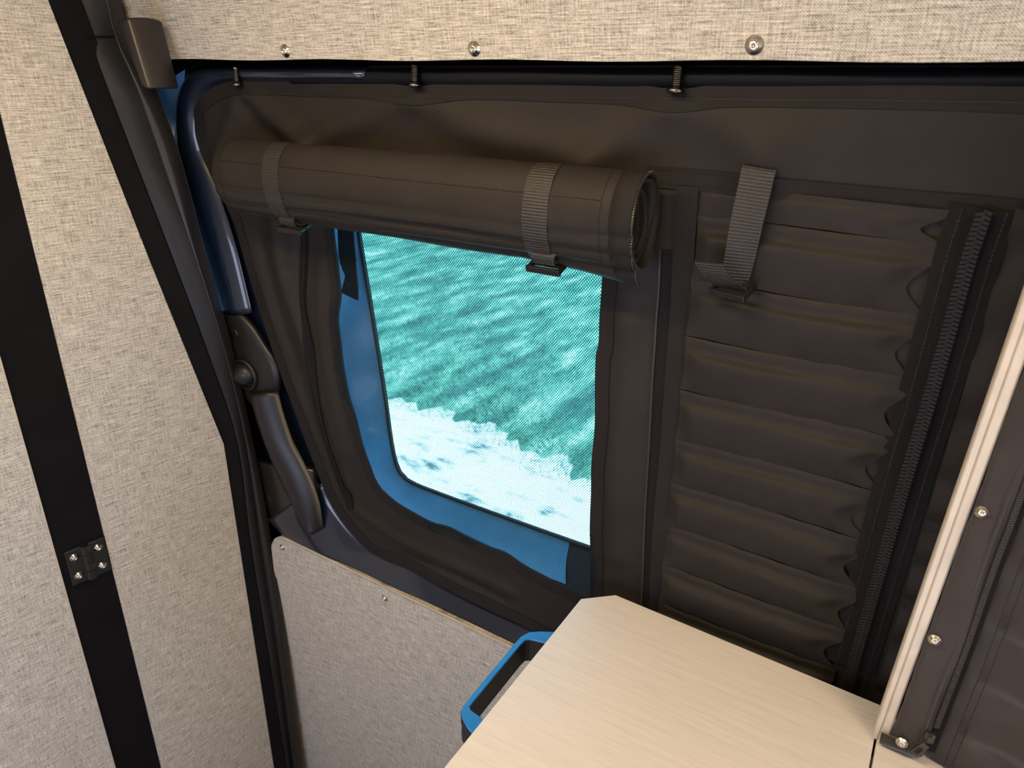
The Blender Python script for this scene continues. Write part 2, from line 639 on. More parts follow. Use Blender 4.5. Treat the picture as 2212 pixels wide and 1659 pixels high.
kerb = [onz(p, GZ) for p in ((600, 790), (700, 826), (790, 852), (840, 864), (880, 868), (930, 884), (962, 884), (1000, 908), (1050, 918), (1092, 930), (1108, 962), (1170, 980), (1222, 988), (1240, 1024), (1285, 1046), (1360, 1064), (1460, 1110), (1600, 1170))]
kerb = res(kerb, 80)
kerb[:, 1] += 0.05 * np.sin(np.arange(80) * 1.9) + 0.04 * np.sin(np.arange(80) * 0.83)
near = [(kerb[-1][0] + 6, 1.2, GZ), (kerb[0][0] - 9, 1.2, GZ), (kerb[0][0] - 9, kerb[0][1] + 1, GZ)]
struct(prism('ground_path', list(kerb) + [(kerb[-1][0] + 6, kerb[-1][1], GZ)] + near, (0, 0, -0.08), 'path'))
far = [(kerb[0][0] - 9, kerb[0][1] + 1, GZ), (-60, 20, GZ), (-60, 70, GZ), (40, 70, GZ), (40, 3, GZ), (kerb[-1][0] + 6, kerb[-1][1], GZ)]
struct(prism('ground_lawn', list(kerb[::-1]) + far, (0, 0, -0.08), 'lawn'))
random.seed(3)
V, F = [], []
for i in range(42000):
    t = random.random() ** 1.6
    ky = kerb[random.randrange(8, 72)]
    y = ky[1] - 0.06 + t * 8.0
    x = ky[0] - t * 6.5 + random.uniform(-0.9, 0.9) * (0.5 + 2.2 * t)
    h = random.uniform(0.015, 0.045) * (0.5 if t < 0.01 else 1.0)
    a = random.uniform(0, math.pi)
    w = random.uniform(0.0016, 0.0040)
    k = len(V)
    lx, ly = random.uniform(-0.03, 0.03), random.uniform(-0.03, 0.03)
    V += [(x - w * math.cos(a), y - w * math.sin(a), GZ), (x + w * math.cos(a), y + w * math.sin(a), GZ), (x + lx, y + ly, GZ + h)]
    F.append((k, k + 1, k + 2))
g = mesh('grass', V, F, 'blade')
tag(g, 'short green grass growing on the lawn outside the window', 'grass', kind='stuff')

# ------------------------------------------------------------------ the van shell
X0, X1, Y0, Y1, ZC = -1.75, 1.35, -0.95, 1.06, 2.05
struct(box('floor', (X0, Y0, FZ - 0.06), (X1, Y1 + 0.03, FZ), 'floor'))
struct(box('ceiling', (X0, Y0, ZC), (X1, Y1 + 0.03, ZC + 0.05), 'lining'))
wf = struct(empty('wall_front', (X1, 0.05, FZ)))
CY0, CY1, CZ0, CZ1 = -0.80, 0.70, 0.45, 1.25
box('wall_panel', (X1, Y0, FZ), (X1 + 0.05, CY0, ZC), 'lining', wf)
box('wall_panel', (X1, CY1, FZ), (X1 + 0.05, Y1 + 0.03, ZC), 'lining', wf)
box('wall_panel', (X1, CY0, FZ), (X1 + 0.05, CY1, CZ0), 'lining', wf)
box('wall_panel', (X1, CY0, CZ1), (X1 + 0.05, CY1, ZC), 'lining', wf)
struct(box('fill_window_3', (X1 + 0.03, CY0, CZ0), (X1 + 0.034, CY1, CZ1), 'clear'))  # unseen cab window added to throw cool light onto the partition
struct(box('wall_rear', (X0 - 0.05, Y0, FZ), (X0, Y1 + 0.03, ZC), 'lining'))
# wall behind the camera with an unseen window added for cool daylight
wl = struct(empty('wall_left', (0.2, Y0, FZ)))
WX0, WX1, WZ0, WZ1 = -1.05, 0.1, 0.45, 1.25
box('wall_panel', (X0, Y0 - 0.05, FZ), (WX0, Y0, ZC), 'lining', wl)
box('wall_panel', (WX1, Y0 - 0.05, FZ), (X1, Y0, ZC), 'lining', wl)
box('wall_panel', (WX0, Y0 - 0.05, FZ), (WX1, Y0, WZ0), 'lining', wl)
box('wall_panel', (WX0, Y0 - 0.05, WZ1), (WX1, Y0, ZC), 'lining', wl)
struct(box('fill_window_2', (WX0, Y0 - 0.03, WZ0), (WX1, Y0 - 0.026, WZ1), 'clear'))

# side wall of the van around the door window
YG = 1.058
gl_px = [(770, 430), (778, 505), (800, 640), (833, 850), (847, 950), (856, 995), (866, 1020), (884, 1037), (930, 1057), (1075, 1110), (1275, 1181)]
gl = [ony(p, YG) for p in gl_px]
glr = res(gl, 46)
bl = glr[-1]
outline = list(glr) + [np.array([-0.40, YG, bl[2] + 0.004]), np.array([-0.385, YG, bl[2] + 0.03]), np.array([-0.39, YG, 1.50]), np.array([-0.42, YG, 1.53]),
                       np.array([gl[0][0] + 0.06, YG, 1.53]), np.array([gl[0][0] + 0.01, YG, 1.51])]
OUT = np.array(outline)
cc = OUT.mean(0)
ringo = []
for p in OUT:
    d = p - cc
    tx = ((X1 if d[0] > 0 else X0) - cc[0]) / d[0] if abs(d[0]) > 1e-6 else 1e9
    tz = ((ZC if d[2] > 0 else FZ) - cc[2]) / d[2] if abs(d[2]) > 1e-6 else 1e9
    ringo.append(cc + d * min(tx, tz))
ringo = np.array(ringo)
# corner fillers keep the sheet whole
rows = np.array([OUT, ringo])
v1, f1, _ = grid(rows, cv=True)
n1 = len(OUT)
V = list(v1) + [p + np.array([0, 0.004, 0]) for p in v1]
k = len(v1)
F = list(f1) + [tuple(q + k for q in f[::-1]) for f in f1]
F += [(i, (i + 1) % n1, k + (i + 1) % n1, k + i) for i in range(n1)]
for cx, cz in ((X0, FZ), (X1, FZ), (X0, ZC), (X1, ZC)):
    best = None
    for i in range(n1):
        a, b = ringo[i], ringo[(i + 1) % n1]
        ea = abs(a[0] - cx) < 1e-6 or abs(b[0] - cx) < 1e-6
        eb = abs(a[2] - cz) < 1e-6 or abs(b[2] - cz) < 1e-6
        onsame = (abs(a[0] - b[0]) < 1e-6) or (abs(a[2] - b[2]) < 1e-6)
        if ea and eb and not onsame:
            best = i
    if best is not None:
        V.append(np.array([cx, YG, cz]))
        F.append((n1 + best, len(V) - 1, n1 + (best + 1) % n1))
struct(mesh('wall_right', V, F, 'darknavy'))

win = struct(empty('window_1', (-0.65, YG, 0.86)))
pv = [p + np.array([0, -0.0008, 0]) for p in OUT]
mesh('glass_pane', pv, [tuple(range(len(pv)))], 'glass', win)
# painted return of the opening, left side and sill, daylight put into its blue
inn_px = [(690, 425), (700, 480), (706, 560), (712, 650), (712, 720), (722, 800), (745, 900), (772, 990), (800, 1050), (830, 1090), (880, 1118), (1000, 1178), (1100, 1216), (1180, 1246), (1222, 1262)]
YI = 0.975
inn = res([ony(p, YI) for p in inn_px], 60)
outr = res([p for p in gl[:-1]] + [ony((1232, 1166), YG)], 60)
rows = []
for t in np.linspace(0, 1, 7):
    w = (np.sin(np.linspace(0, 60, 60)) * 0.0016 + np.sin(np.linspace(0, 23, 60)) * 0.002) * math.sin(math.pi * t)
    rows.append(inn * (1 - t) + outr * t + np.stack([-w, w * 0, -w], -1) + np.array([-0.006, 0, -0.004]) * math.sin(math.pi * t))
rv = loft('window_return', rows, 'daylit_navy', win)
# the dark end of the sill and the strip of gasket along the glass
a0, a1 = ony((1215, 1270), YI), ony((1330, 1315), YI)
b0, b1 = ony((1215, 1163), YG), ony((1330, 1204), YG)
prism('sill_end', [a0, a1, b1, b0], (0, 0, -0.012), 'navy', win)
gk = res([p + np.array([0, -0.004, 0]) for p in gl], 60)
tube('gasket', gk, 0.0032, 'rubber', win, 6)
box('pillar_return', (-0.40, YI, 0.84), (-0.36, YG, 1.53), 'darknavy', win)

# ------------------------------------------------------------------ lamps on the ceiling
def ceiling_lamp(x, y, lx, ly, watts, label):
    t = empty('ceiling_light', (x, y, ZC - 0.02), label, 'lamp')
    box('housing', (x - lx / 2 - 0.015, y - ly / 2 - 0.015, ZC - 0.018), (x + lx / 2 + 0.015, y + ly / 2 + 0.015, ZC), 'lampbody', t, 0.004)
    box('diffuser', (x - lx / 2, y - ly / 2, ZC - 0.021), (x + lx / 2, y + ly / 2, ZC - 0.0175), 'lamp', t)
    ld = bpy.data.lights.new('led_light', 'AREA')
    ld.shape = 'RECTANGLE'
    ld.size, ld.size_y = lx, ly
    ld.energy = watts
    ld.color = (1.0, 0.735, 0.42)
    lo = bpy.data.objects.new('led_light', ld)
    lo.parent = t
    lo.location = (0, 0, -0.004)
    col.objects.link(lo)


ceiling_lamp(-0.62, 0.28, 0.9, 0.10, 11.5, 'long warm led strip lamp on the ceiling near the partition')
ceiling_lamp(0.80, 0.24, 0.9, 0.10, 10.5, 'long warm led strip lamp on the ceiling near the cab')

# ------------------------------------------------------------------ upper cloth panel above the door
HL = 0.20
hz0 = 1.7235


def hl(x, z):
    return np.array([x, 0.890 - HL * (z - hz0), z])


wu = struct(empty('wall_upper', (-0.2, 0.89, hz0)))
xs = np.linspace(-1.62, 1.33, 60)
rows = []
for z in np.linspace(hz0, 2.04, 8):
    rows.append([hl(x, z + 0.0012 * math.sin(x * 19) * (z == hz0)) for x in xs])
V, Fq, uv = grid(np.array(rows))
Vb = V + np.array([0, 0.012, 0])
k = len(V)
nx = len(xs)
Fq += [tuple(q + k for q in f[::-1]) for f in Fq] + [(i, i + 1, k + i + 1, k + i) for i in range(nx - 1)]
mesh('cloth_panel', np.vstack([V, Vb]), Fq, 'heather', wu, False, planar_uv(np.vstack([V, Vb]), (1, 0, 0), (0, 0, 1)))


def screw(at, axis, parent, r=0.0095, name='screw', mat='steel'):
    s = lathe(name, [(r, 0), (r, r * 0.12), (r * 0.62, r * 0.20), (r * 0.60, r * 0.48), (r * 0.42, r * 0.62), (r * 0.22, r * 0.66), (r * 0.20, r * 0.40), (0, r * 0.38)], at, axis, mat, parent, 20)
    return s


for px, py, r in ((617, 110, 0.0100), (1025, 105, 0.0100), (1630, 97, 0.0105)):
    d = ray(px, py)
    # meet the panel plane y + HL z = .890 + HL hz0
    t = (0.890 + HL * hz0 - HL * CAM[2]) / (d[1] + HL * d[2])
    screw(CAM + d * t, (0, -1, -HL), wu, r)

# ------------------------------------------------------------------ folding partition
pt = empty('folding_partition', ps(-0.5, FZ), 'tall folding partition of heathered greige cloth panels joined by a black hinge strip', 'partition')
edge = [(FZ, -0.004), (0.917, 0.0), (1.36, -0.089), (1.81, -0.174), (2.04, -0.219)]


def ppoly(sz, off):
    return [ps(s, z, off) for s, z in sz]


sz = [(-0.280, FZ)] + [(s, z) for z, s in edge] + [(-0.280, 2.04)]
prism('cloth_panel', ppoly(sz, 0.0), -PN * 0.010, 'heather', pt, PD, (0, 0, 1))
prism('cloth_panel', ppoly([(-1.75, FZ), (-0.374, FZ), (-0.374, 2.04), (-1.75, 2.04)], 0.0), -PN * 0.010, 'heather', pt, PD, (0, 0, 1))
prism('edge_trim', ppoly([(-0.3745, FZ), (-0.3715, FZ), (-0.3715, 2.04), (-0.3745, 2.04)], 0.0003), -PN * 0.0095, 'ply', pt)
prism('hinge_strip', ppoly([(-0.40, FZ), (-0.26, FZ), (-0.26, 2.04), (-0.40, 2.04)], -0.0035), -PN * 0.006, 'felt', pt, PD, (0, 0, 1))
sz = [(-0.03, FZ), (0.05, FZ), (0.05, 0.93), (-0.03, 1.36), (-0.12, 1.81), (-0.165, 2.04), (-0.25, 2.04), (-0.2, 1.81), (-0.11, 1.36), (-0.03, 0.917)]
prism('edge_felt', ppoly(sz, -0.0035), -PN * 0.006, 'felt', pt, PD, (0, 0, 1))
# hinge: two leaves, barrel of knuckles, four screws
hg = empty('hinge', (0, 0, 0))
hg.parent = pt
hc = (-0.321, 0.768)
hg.location = ps(hc[0], hc[1]) - WLOC[pt.name]
WLOC[hg.name] = ps(hc[0], hc[1])
for sgn in (-1, 1):
    s0, s1 = sorted((hc[0] + sgn * 0.0065, hc[0] + sgn * 0.0375))
    dz = 0.0
    prism('leaf', ppoly([(s0, hc[1] - 0.041), (s1, hc[1] - 0.041), (s1, hc[1] + 0.041), (s0, hc[1] + 0.041)], -0.003), PN * 0.0085, 'plastic', hg, PD, (0, 0, 1), 0.0018)
    for zz in (-0.0225, 0.0225):
        screw(ps(hc[0] + sgn * 0.0225, hc[1] + zz, 0.0055), PN, hg, 0.0088)
for k in range(4):
    z0 = hc[1] - 0.040 + k * 0.0203
    rows = []
    for z in (z0, z0 + 0.0190):
        rows.append([ps(hc[0], z, 0.0045) + PD * 0.0092 * math.cos(a + 0.39) + PN * 0.0088 * math.sin(a + 0.39) for a in np.linspace(0, 2 * math.pi, 8, endpoint=False)])
    loft('knuckle', rows, 'plastic', hg, False, cv=True, cap=True)

# ------------------------------------------------------------------ pillar between the partition and the door
pil = struct(empty('trim_1', (-1.36, 0.92, FZ)))
ys = [-40, 0, 80, 193, 337, 540, 760, 960, 1178, 1400, 1659, 1720]
l0 = [87, 103, 134, 177, 235, 312, 401, 483, 514, 550, 590, 600]
l1 = [140, 155, 190, 232, 287, 365, 447, 512, 541, 577, 618, 627]
l2 = [212, 230, 248, 294, 341, 415, 484, 530, 562, 597, 632, 641]
l3 = [246, 262, 282, 336, 388, 442, 503, 548, 588, 622, 652, 660]


def y3(z):
    return 0.957 - 0.105 * max(0.0, z - 0.9)


def pil_line(ls, f, back=0.0):
    out = []
    for x, y in zip(ls, ys):
        a = onp((x, y))
        # start on the partition, end at the door edge
        z = 1.7 + (ony((x, y), 0.92) - CAM)[2]
        yy = (1 - f) * onp((l0[ys.index(y)], y))[1] + f * y3(z) + back
        out.append(ony((x, y), yy))
    return np.array(out)


P0, P1, P2, P3 = pil_line(l0, 0.0, 0.002), pil_line(l1, 0.34), pil_line(l2, 0.70), pil_line(l3, 1.0)


def strip(name, A, B, mat, swell, rowsn=6, n=60):
    a, b = res(A, n), res(B, n)
    rows = []
    for t in np.linspace(0, 1, rowsn):
        rows.append(a * (1 - t) + b * t + np.array([0.55, -0.83, 0]) * swell * math.sin(math.pi * t) ** 0.8)
    return loft(name, rows, mat, pil)


strip('felt_cover', P0, P1, 'felt', 0.002)
strip('vinyl_cover', P1 + np.array([0, 0.002, 0]), P2, 'vinyl', 0.004)
strip('door_seal', P2, P3, 'rubber', 0.012, 9)
# closing sheet behind the seal
strip('pillar_sheet', P0 + np.array([-0.02, 0.03, 0]), P3 + np.array([-0.016, 0.012, 0]), 'darknavy', 0.0)
# cross seam of the vinyl at the top
a, b = P1[2] + np.array([0.006, -0.006, 0]), P2[2] + np.array([0.003, -0.005, 0.0])
tube('vinyl_seam', res([a, (a + b) / 2 + np.array([0.003, -0.003, 0]), b], 8), 0.0016, 'felt', pil, 6)

# plastic cover at the top of the pillar
q = [ony(p, 0.80) for p in ((250, 44), (273, 38), (319, 193), (305, 188))]
bk = [np.array([q[0][0], 0.868, q[0][2]]), np.array([q[1][0], 0.866, q[1][2]]), np.array([q[2][0], 0.862, q[2][2]]), np.array([q[3][0], 0.862, q[3][2]])]
mid = [a * 0.5 + b * 0.5 + np.array([0.004, 0, 0]) for a, b in zip(q, bk)]
rows = []
for t in np.linspace(0, 1, 5):
    lw = 0.008 * math.sin(math.pi * t)
    r0 = [q[i] * (1 - t) + bk[i] * t for i in range(4)]
    r0[1] = r0[1] + np.array([lw, 0, lw * 0.4])
    r0[2] = r0[2] + np.array([lw, 0, 0])
    rows.append(r0)
o = loft('rail_end_cover', rows, 'brownplastic', None, False, cv=True, cap=True, bevel=0.005)
tag(o, 'dark brown plastic end cover at the top of the black pillar below the cloth headliner', 'cover')

# ------------------------------------------------------------------ the door itself
dr = struct(empty('door_1', (-0.65, 0.97, FZ)))
# painted edge that frames the cloth cover: top corner and leading edge
A = [(800, 141), (560, 139), (470, 141), (432, 147), (405, 163), (388, 200), (383, 255), (386, 320), (398, 390), (418, 460), (446, 548), (487, 674)]
B = [(800, 184), (560, 183), (505, 186), (478, 196), (456, 212), (440, 236), (435, 268), (440, 330), (462, 388), (488, 458), (514, 545), (546, 676)]
slab('frame_edge', A, B, 0.012, 0.020, 'navy', dr, 90, 9, lambda t: math.sin(math.pi * min(1, t * 1.05)) ** 0.7 if t < 0.95 else 0.1, match=True)
slab('header_roll', [(640, 142), (1500, 141), (2330, 141)], [(640, 189), (1500, 196), (2330, 196)], 0.014, 0.018, 'matte', dr, 40, 7, lambda t: math.sin(math.pi * t) ** 0.7)
slab('header', [(390, 126), (1200, 122), (2330, 122)], [(390, 215), (1200, 218), (2330, 220)], 0.030, 0.004, 'matte', dr, 12, 2)
# navy pillar face between seal and door, daylight sheen in its colour
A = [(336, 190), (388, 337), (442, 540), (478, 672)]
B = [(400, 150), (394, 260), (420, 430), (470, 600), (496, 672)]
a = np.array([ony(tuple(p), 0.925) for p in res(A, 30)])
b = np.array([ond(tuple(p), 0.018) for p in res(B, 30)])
loft('pillar_face', [a, a * 0.5 + b * 0.5, b], 'sheen_navy', dr)
# inner skin visible in the recess of the handle
slab('inner_skin', [(380, 150), (430, 400), (500, 700), (560, 960), (575, 1200)], [(560, 150), (560, 400), (640, 700), (720, 960), (860, 1250)], 0.026, 0.002, 'navy', dr, 20, 3)
# lower rail: rolled painted ledge under the cover
A = [(700, 1040), (722, 1090), (772, 1155), (822, 1196), (892, 1226), (1020, 1296), (1150, 1354), (1330, 1430)]
B = [(584, 1120), (640, 1170), (700, 1205), (770, 1240), (840, 1276), (970, 1338), (1110, 1405), (1290, 1486)]
slab('lower_rail', A, B, 0.020, 0.042, 'navy', dr, 70, 16, lambda t: (0.15 + 0.85 * math.sin(math.pi / 2 * min(1, t / 0.72)) ** 1.1) if t <= 0.72 else max(0.1, 1 - ((t - 0.72) / 0.28) ** 2))
# small black pocket in the rail
slab('latch_pocket', [(640, 1139), (690, 1163)], [(648, 1166), (690, 1187)], -0.004, 0.003, 'plastic', dr, 4, 2, smooth=False)
slab('latch_pocket', [(597, 1128), (618, 1134)], [(600, 1139), (620, 1145)], 0.004, 0.004, 'plastic', dr, 4, 2, smooth=False)

# cloth covered door card
cz = 0.6585
ctop = []
co = -0.022
def onc(p):
    return ond(p, co)
pts = [onc((640, 1659)), onc((614, 1400)), onc((590, 1195)), onc((589, 1178)), onc((594, 1165)), onc((605, 1160)), onc((620, 1164))]
xr = 0.02
ztop = onc((1100, 1396))[2]
pts += [onc((700, 1203)), onc((840, 1271)), onc((1000, 1347)), onc((1110, 1400))]
pts += [np.array([xr, dy(ztop, co), ztop]), np.array([xr, dy(FZ + 0.02, co), FZ + 0.02]), np.array([pts[0][0] - 0.004, dy(FZ + 0.02, co), FZ + 0.02])]
card = prism('door_card', pts, -ND * 0.010, 'heather', dr, (1, 0, 0), (0, 0, 1), 0.0)
ep = res(np.array([pts[0], pts[1], pts[2], pts[3], pts[4], pts[5], pts[6]]), 40)
ep2 = res(np.array(pts[6:12]), 30)
tube('edge_piping', np.vstack([ep, ep2[1:]]) + ND * 0.0005, 0.0023, 'ply', card, 6)
for p in ((610, 1182), (832, 1292)):
    screw(onc(p), ND, card, 0.0085)

# pull handle and release at the leading edge
ha = empty('pull_handle', ond((560, 900)))
ha.parent = dr
ha.location = ond((560, 900)) - WLOC[dr.name]
WLOC[ha.name] = ond((560, 900))
bul = lambda t: 0.5 + 0.5 * math.sin(math.pi * t) ** 0.3
slab('handle_mount', [(487, 673), (494, 720), (502, 765), (514, 810), (532, 850), (548, 870)], [(528, 677), (552, 705), (575, 742), (596, 775), (607, 812), (603, 862)], 0.010, 0.016, 'plastic', ha, 30, 13, bul)
slab('handle_grip', [(545, 845), (556, 890), (574, 945), (594, 1000), (622, 1060), (655, 1115), (680, 1140)], [(600, 845), (612, 890), (630, 945), (650, 985), (672, 1032), (690, 1085), (699, 1142)], -0.006, 0.030, 'plastic', ha, 40, 11, lambda t: math.sin(math.pi * t) ** 0.7)
slab('handle_foot', [(566, 990), (572, 1030), (580, 1080), (588, 1124)], [(684, 1010), (690, 1050), (696, 1100), (700, 1147)], 0.012, 0.022, 'gloss', ha, 20, 9, lambda t: 0.45 + 0.55 * math.sin(math.pi * (0.15 + 0.7 * t)))
c0 = ond((529, 806), -0.008)
ex, ez = np.array([1.0, 0, 0]), np.array([0, 0, 1.0])
rows = []
for a in np.linspace(0, math.pi / 2, 7):
    rr, hh = math.cos(a), math.sin(a)
    rows.append([c0 + (ex * math.cos(q) * 0.032 + ez * math.sin(q) * 0.026) * max(rr, 0.02) + ND * 0.026 * hh + ez * 0.006 * hh * math.cos(q) for q in np.linspace(0, 2 * math.pi, 24, endpoint=False)])
loft('release_knob', rows, 'plastic', ha, True, cv=True, cap=True)
lathe('knob_collar', [(0.036, 0), (0.038, 0.006), (0.034, 0.010), (0.030, 0.006), (0.028, 0.0)], ond((533, 808), -0.005), ND, 'plastic', ha, 28)
for p, of in (((507, 720), -0.0055), ((650, 1103), -0.0225), ((582, 1076), -0.004)):
    lathe('screw_cover', [(0.012, 0), (0.012, 0.002), (0.0105, 0.003), (0, 0.003)], ond(p, of), ND, 'gloss', ha, 20)

# ------------------------------------------------------------------ black insulating cover on the door
cv = empty('door_cover', (-0.5, 0.96, 0.68), 'black canvas insulating cover stretched over the sliding door with a fly screen window', 'cover')
# outline of the cloth, in the door plane
top_px = [(501, 172), (542, 167), (653, 171), (780, 173), (897, 186), (1010, 172), (1200, 174), (1340, 178), (1460, 192), (1580, 179), (1800, 177), (2040, 178), (2212, 182), (2300, 184)]
left_px = [(1300, 1440), (1145, 1362), (1015, 1302), (885, 1233), (814, 1203), (761, 1155), (712, 1088), (680, 1012), (665, 974), (628, 873), (587, 759), (542, 617), (511, 508), (494, 462), (446, 366), (423, 305), (418, 265), (418, 230), (433, 206), (466, 183)]
edge_px = left_px + top_px
scr_px = [(700, 420), (712, 485), (717, 530), (722, 560), (727, 600), (732, 640), (727, 690), (731, 740), (737, 800), (750, 860), (766, 905), (782, 960), (796, 1000), (815, 1048), (850, 1083), (890, 1108), (930, 1130), (965, 1140), (1000, 1158), (1050, 1182), (1090, 1196), (1130, 1222), (1180, 1248), (1225, 1270), (1273, 1296)]
scr_r = [(1273, 1296), (1273, 1200), (1272, 1140), (1276, 1060), (1277, 1000), (1284, 920), (1285, 850), (1288, 770), (1294, 740), (1296, 680), (1300, 600), (1303, 480)]


def XZ(P):
    return np.array([[p[0], p[2]] for p in P])


E3 = res([ond(p) for p in edge_px], 220)
right_x = 0.42
poly = np.vstack([XZ(E3), [[right_x, E3[-1][2]], [right_x, 0.70], [E3[0][0], 0.70]]])
S3 = res([ond(p) for p in scr_px], 140)
R3 = res([ond(p) for p in scr_r], 70)
hole = np.vstack([XZ(S3), XZ(R3)[1:]])


def inside(P, poly):
    x, y = P[:, 0], P[:, 1]
    r = np.zeros(len(P), bool)
    j = len(poly) - 1
    for i in range(len(poly)):
        xi, yi = poly[i]
        xj, yj = poly[j]
        c = ((yi > y) != (yj > y)) & (x < (xj - xi) * (y - yi) / (yj - yi + 1e-12) + xi)
        r ^= c
        j = i
    return r


def dist(P, line):
    d = np.full(len(P), 9.0)
    for a, b in zip(line[:-1], line[1:]):
        ab = b - a
        t = np.clip(((P - a) @ ab) / (ab @ ab + 1e-12), 0, 1)
        d = np.minimum(d, np.linalg.norm(P - a - t[:, None] * ab, axis=1))
    return d


def offset_poly(poly, r):
    c = poly.mean(0)
    d = poly - c
    return poly + d / np.linalg.norm(d, axis=1)[:, None] * r


def folds(P):
    """relief of the cloth towards the room, metres"""
    h = 0.0022 * np.sin(P[:, 0] * 17 + 3 * np.sin(P[:, 1] * 6)) + 0.0016 * np.sin(P[:, 1] * 23 + P[:, 0] * 9)
    lines = [
        ([(520, 190), (600, 262), (668, 316)], 0.013, 0.020), ([(668, 316), (770, 262), (893, 205)], 0.010, 0.024),
        ([(897, 205), (1040, 285), (1270, 354)], 0.012, 0.030), ([(1272, 354), (1350, 300), (1455, 212)], 0.010, 0.028),
        ([(1465, 215), (1560, 262), (1660, 330)], 0.010, 0.035), ([(1660, 330), (1800, 300), (2000, 220)], 0.006, 0.05),
        ([(520, 195), (500, 260), (470, 330)], 0.010, 0.022), ([(520, 195), (545, 270), (600, 315)], -0.008, 0.018),
        ([(590, 480), (610, 600), (660, 760), (700, 900), (745, 1050)], 0.008, 0.016), ([(640, 500), (640, 640), (665, 740), (690, 860), (755, 1090)], -0.006, 0.008),
        ([(560, 520), (600, 680), (650, 830), (690, 960)], -0.006, 0.014), ([(690, 560), (690, 700), (712, 850), (745, 980)], 0.006, 0.018),
        ([(760, 1100), (850, 1160), (960, 1215), (1100, 1280)], 0.007, 0.016), ([(830, 1190), (950, 1235), (1080, 1300)], -0.005, 0.012),
        ([(1360, 640), (1352, 800), (1330, 1000), (1325, 1200)], 0.006, 0.020), ([(1340, 700), (1400, 690)], 0.004, 0.02),
    ]
    for ln, amp, sg in lines:
        q = XZ(res([ond(p) for p in ln], 14))
        h = h + amp * np.exp(-(dist(P, q) / sg) ** 2)
    # sewn down along its seams and edges
    return h


def sheet(name, keep, mat, parent, cell, off, extra=None, lo=None, hi=None):
    gx = np.arange(lo[0], hi[0], cell)
    gz = np.arange(lo[1], hi[1], cell)
    PX, PZ = np.meshgrid(gx, gz, indexing='ij')
    P = np.stack([PX.ravel(), PZ.ravel()], -1)
    k = keep(P)
    h = extra(P) if extra else np.zeros(len(P))
    nx, nz = len(gx), len(gz)
    idx = np.arange(nx * nz).reshape(nx, nz)
    quads = np.stack([idx[:-1, :-1], idx[1:, :-1], idx[1:, 1:], idx[:-1, 1:]], -1).reshape(-1, 4)
    quads = quads[k[quads].all(1)]
    used = np.unique(quads)
    re = np.full(nx * nz, -1)
    re[used] = np.arange(len(used))
    V3 = np.stack([P[:, 0], 1.0 + off - DK * P[:, 1] - h, P[:, 1]], -1)[used]
    return mesh(name, V3, re[quads], mat, parent, True, P[used])


hole_in = offset_poly(hole, 0.010)
lo, hi = poly.min(0) - 0.01, poly.max(0) + 0.01
sheet('fabric_panel', lambda P: inside(P, poly) & ~inside(P, hole_in), 'tent', cv, 0.0048, 0.004, lambda P: folds(P) * np.clip(dist(P, poly) / 0.03, 0.15, 1), lo, hi)
hole_out = offset_poly(hole, 0.016)


def scr_wave(P):
    return 0.002 * np.sin(P[:, 0] * 21 + P[:, 1] * 13)


sheet('insect_screen', lambda P: inside(P, hole_out), 'screen', cv, 0.008, 0.002, scr_wave, hole.min(0) - 0.03, hole.max(0) + 0.03)


def surf(P3, lift):
    """move points of the door plane onto the relief of the cloth"""
    P3 = np.asarray(P3, float)
    P = XZ(P3)
    h = folds(P) * np.clip(dist(P, poly) / 0.03, 0.15, 1)
    out = P3.copy()
    out[:, 1] = 1.004 - DK * P3[:, 2] - h - lift
    return out


def band(name, pts, width, mat, lift, parent, side=1, follow=True, n=90):
    """tape sewn on the cover: pts is its outer edge on the door plane, width to one side"""
    P = res(pts, n)
    T = np.gradient(P, axis=0)
    S = np.cross(T, ND)
    S /= np.linalg.norm(S, axis=1)[:, None]
    rows = []
    for t in (0.0, 0.0001, 0.5, 0.9999, 1.0):
        q = P + S * width * t * side
        q[:, 1] = 1.004 - DK * q[:, 2]
        l = -0.003 if t in (0.0, 1.0) else lift
        rows.append(surf(q, l) if follow else q + ND * l)
    return loft(name, np.stack(rows, 1), mat, parent, False, cv=False)


band('border_tape', [ond(p) for p in edge_px], 0.027, 'tape', 0.0018, cv, 1, n=260)
band('screen_binding', [ond(p) for p in scr_px], 0.022, 'tape', 0.0022, cv, 1, n=160)
band('screen_binding', [ond(p) for p in scr_r], 0.024, 'tape', 0.0026, cv, 1, n=90)
# zips that close the rolled flap
zl = [(655, 470), (656, 560), (655, 650), (668, 730), (688, 850), (712, 960), (740, 1050), (762, 1102)]
zr = [(1428, 540), (1422, 640), (1414, 760), (1408, 860), (1400, 1000), (1393, 1150), (1384, 1300), (1380, 1345)]
band('zipper_tape', [ond((x - 12, y)) for x, y in zl], 0.020, 'dtape', 0.0030, cv, -1)
zip_coil('zipper_coil', surf(res([ond(p) for p in zl], 80), 0.0035), ND, 0.0022, 0.0030, 'zipblack', cv, 0.0012)
zip_coil('zipper_coil', surf(res([ond(p) for p in zr], 80), 0.0042), ND, 0.0013, 0.0026, 'zipgrey', cv, 0.0008)
band('zipper_tape', [ond((x + 3, y)) for x, y in zr], 0.024, 'dtape', 0.0024, cv, -1)
stitches('stitching', surf(res([ond((x + 44 - y * 0.008, y)) for x, y in zr], 90), 0.0030), ND, 'thread', cv)
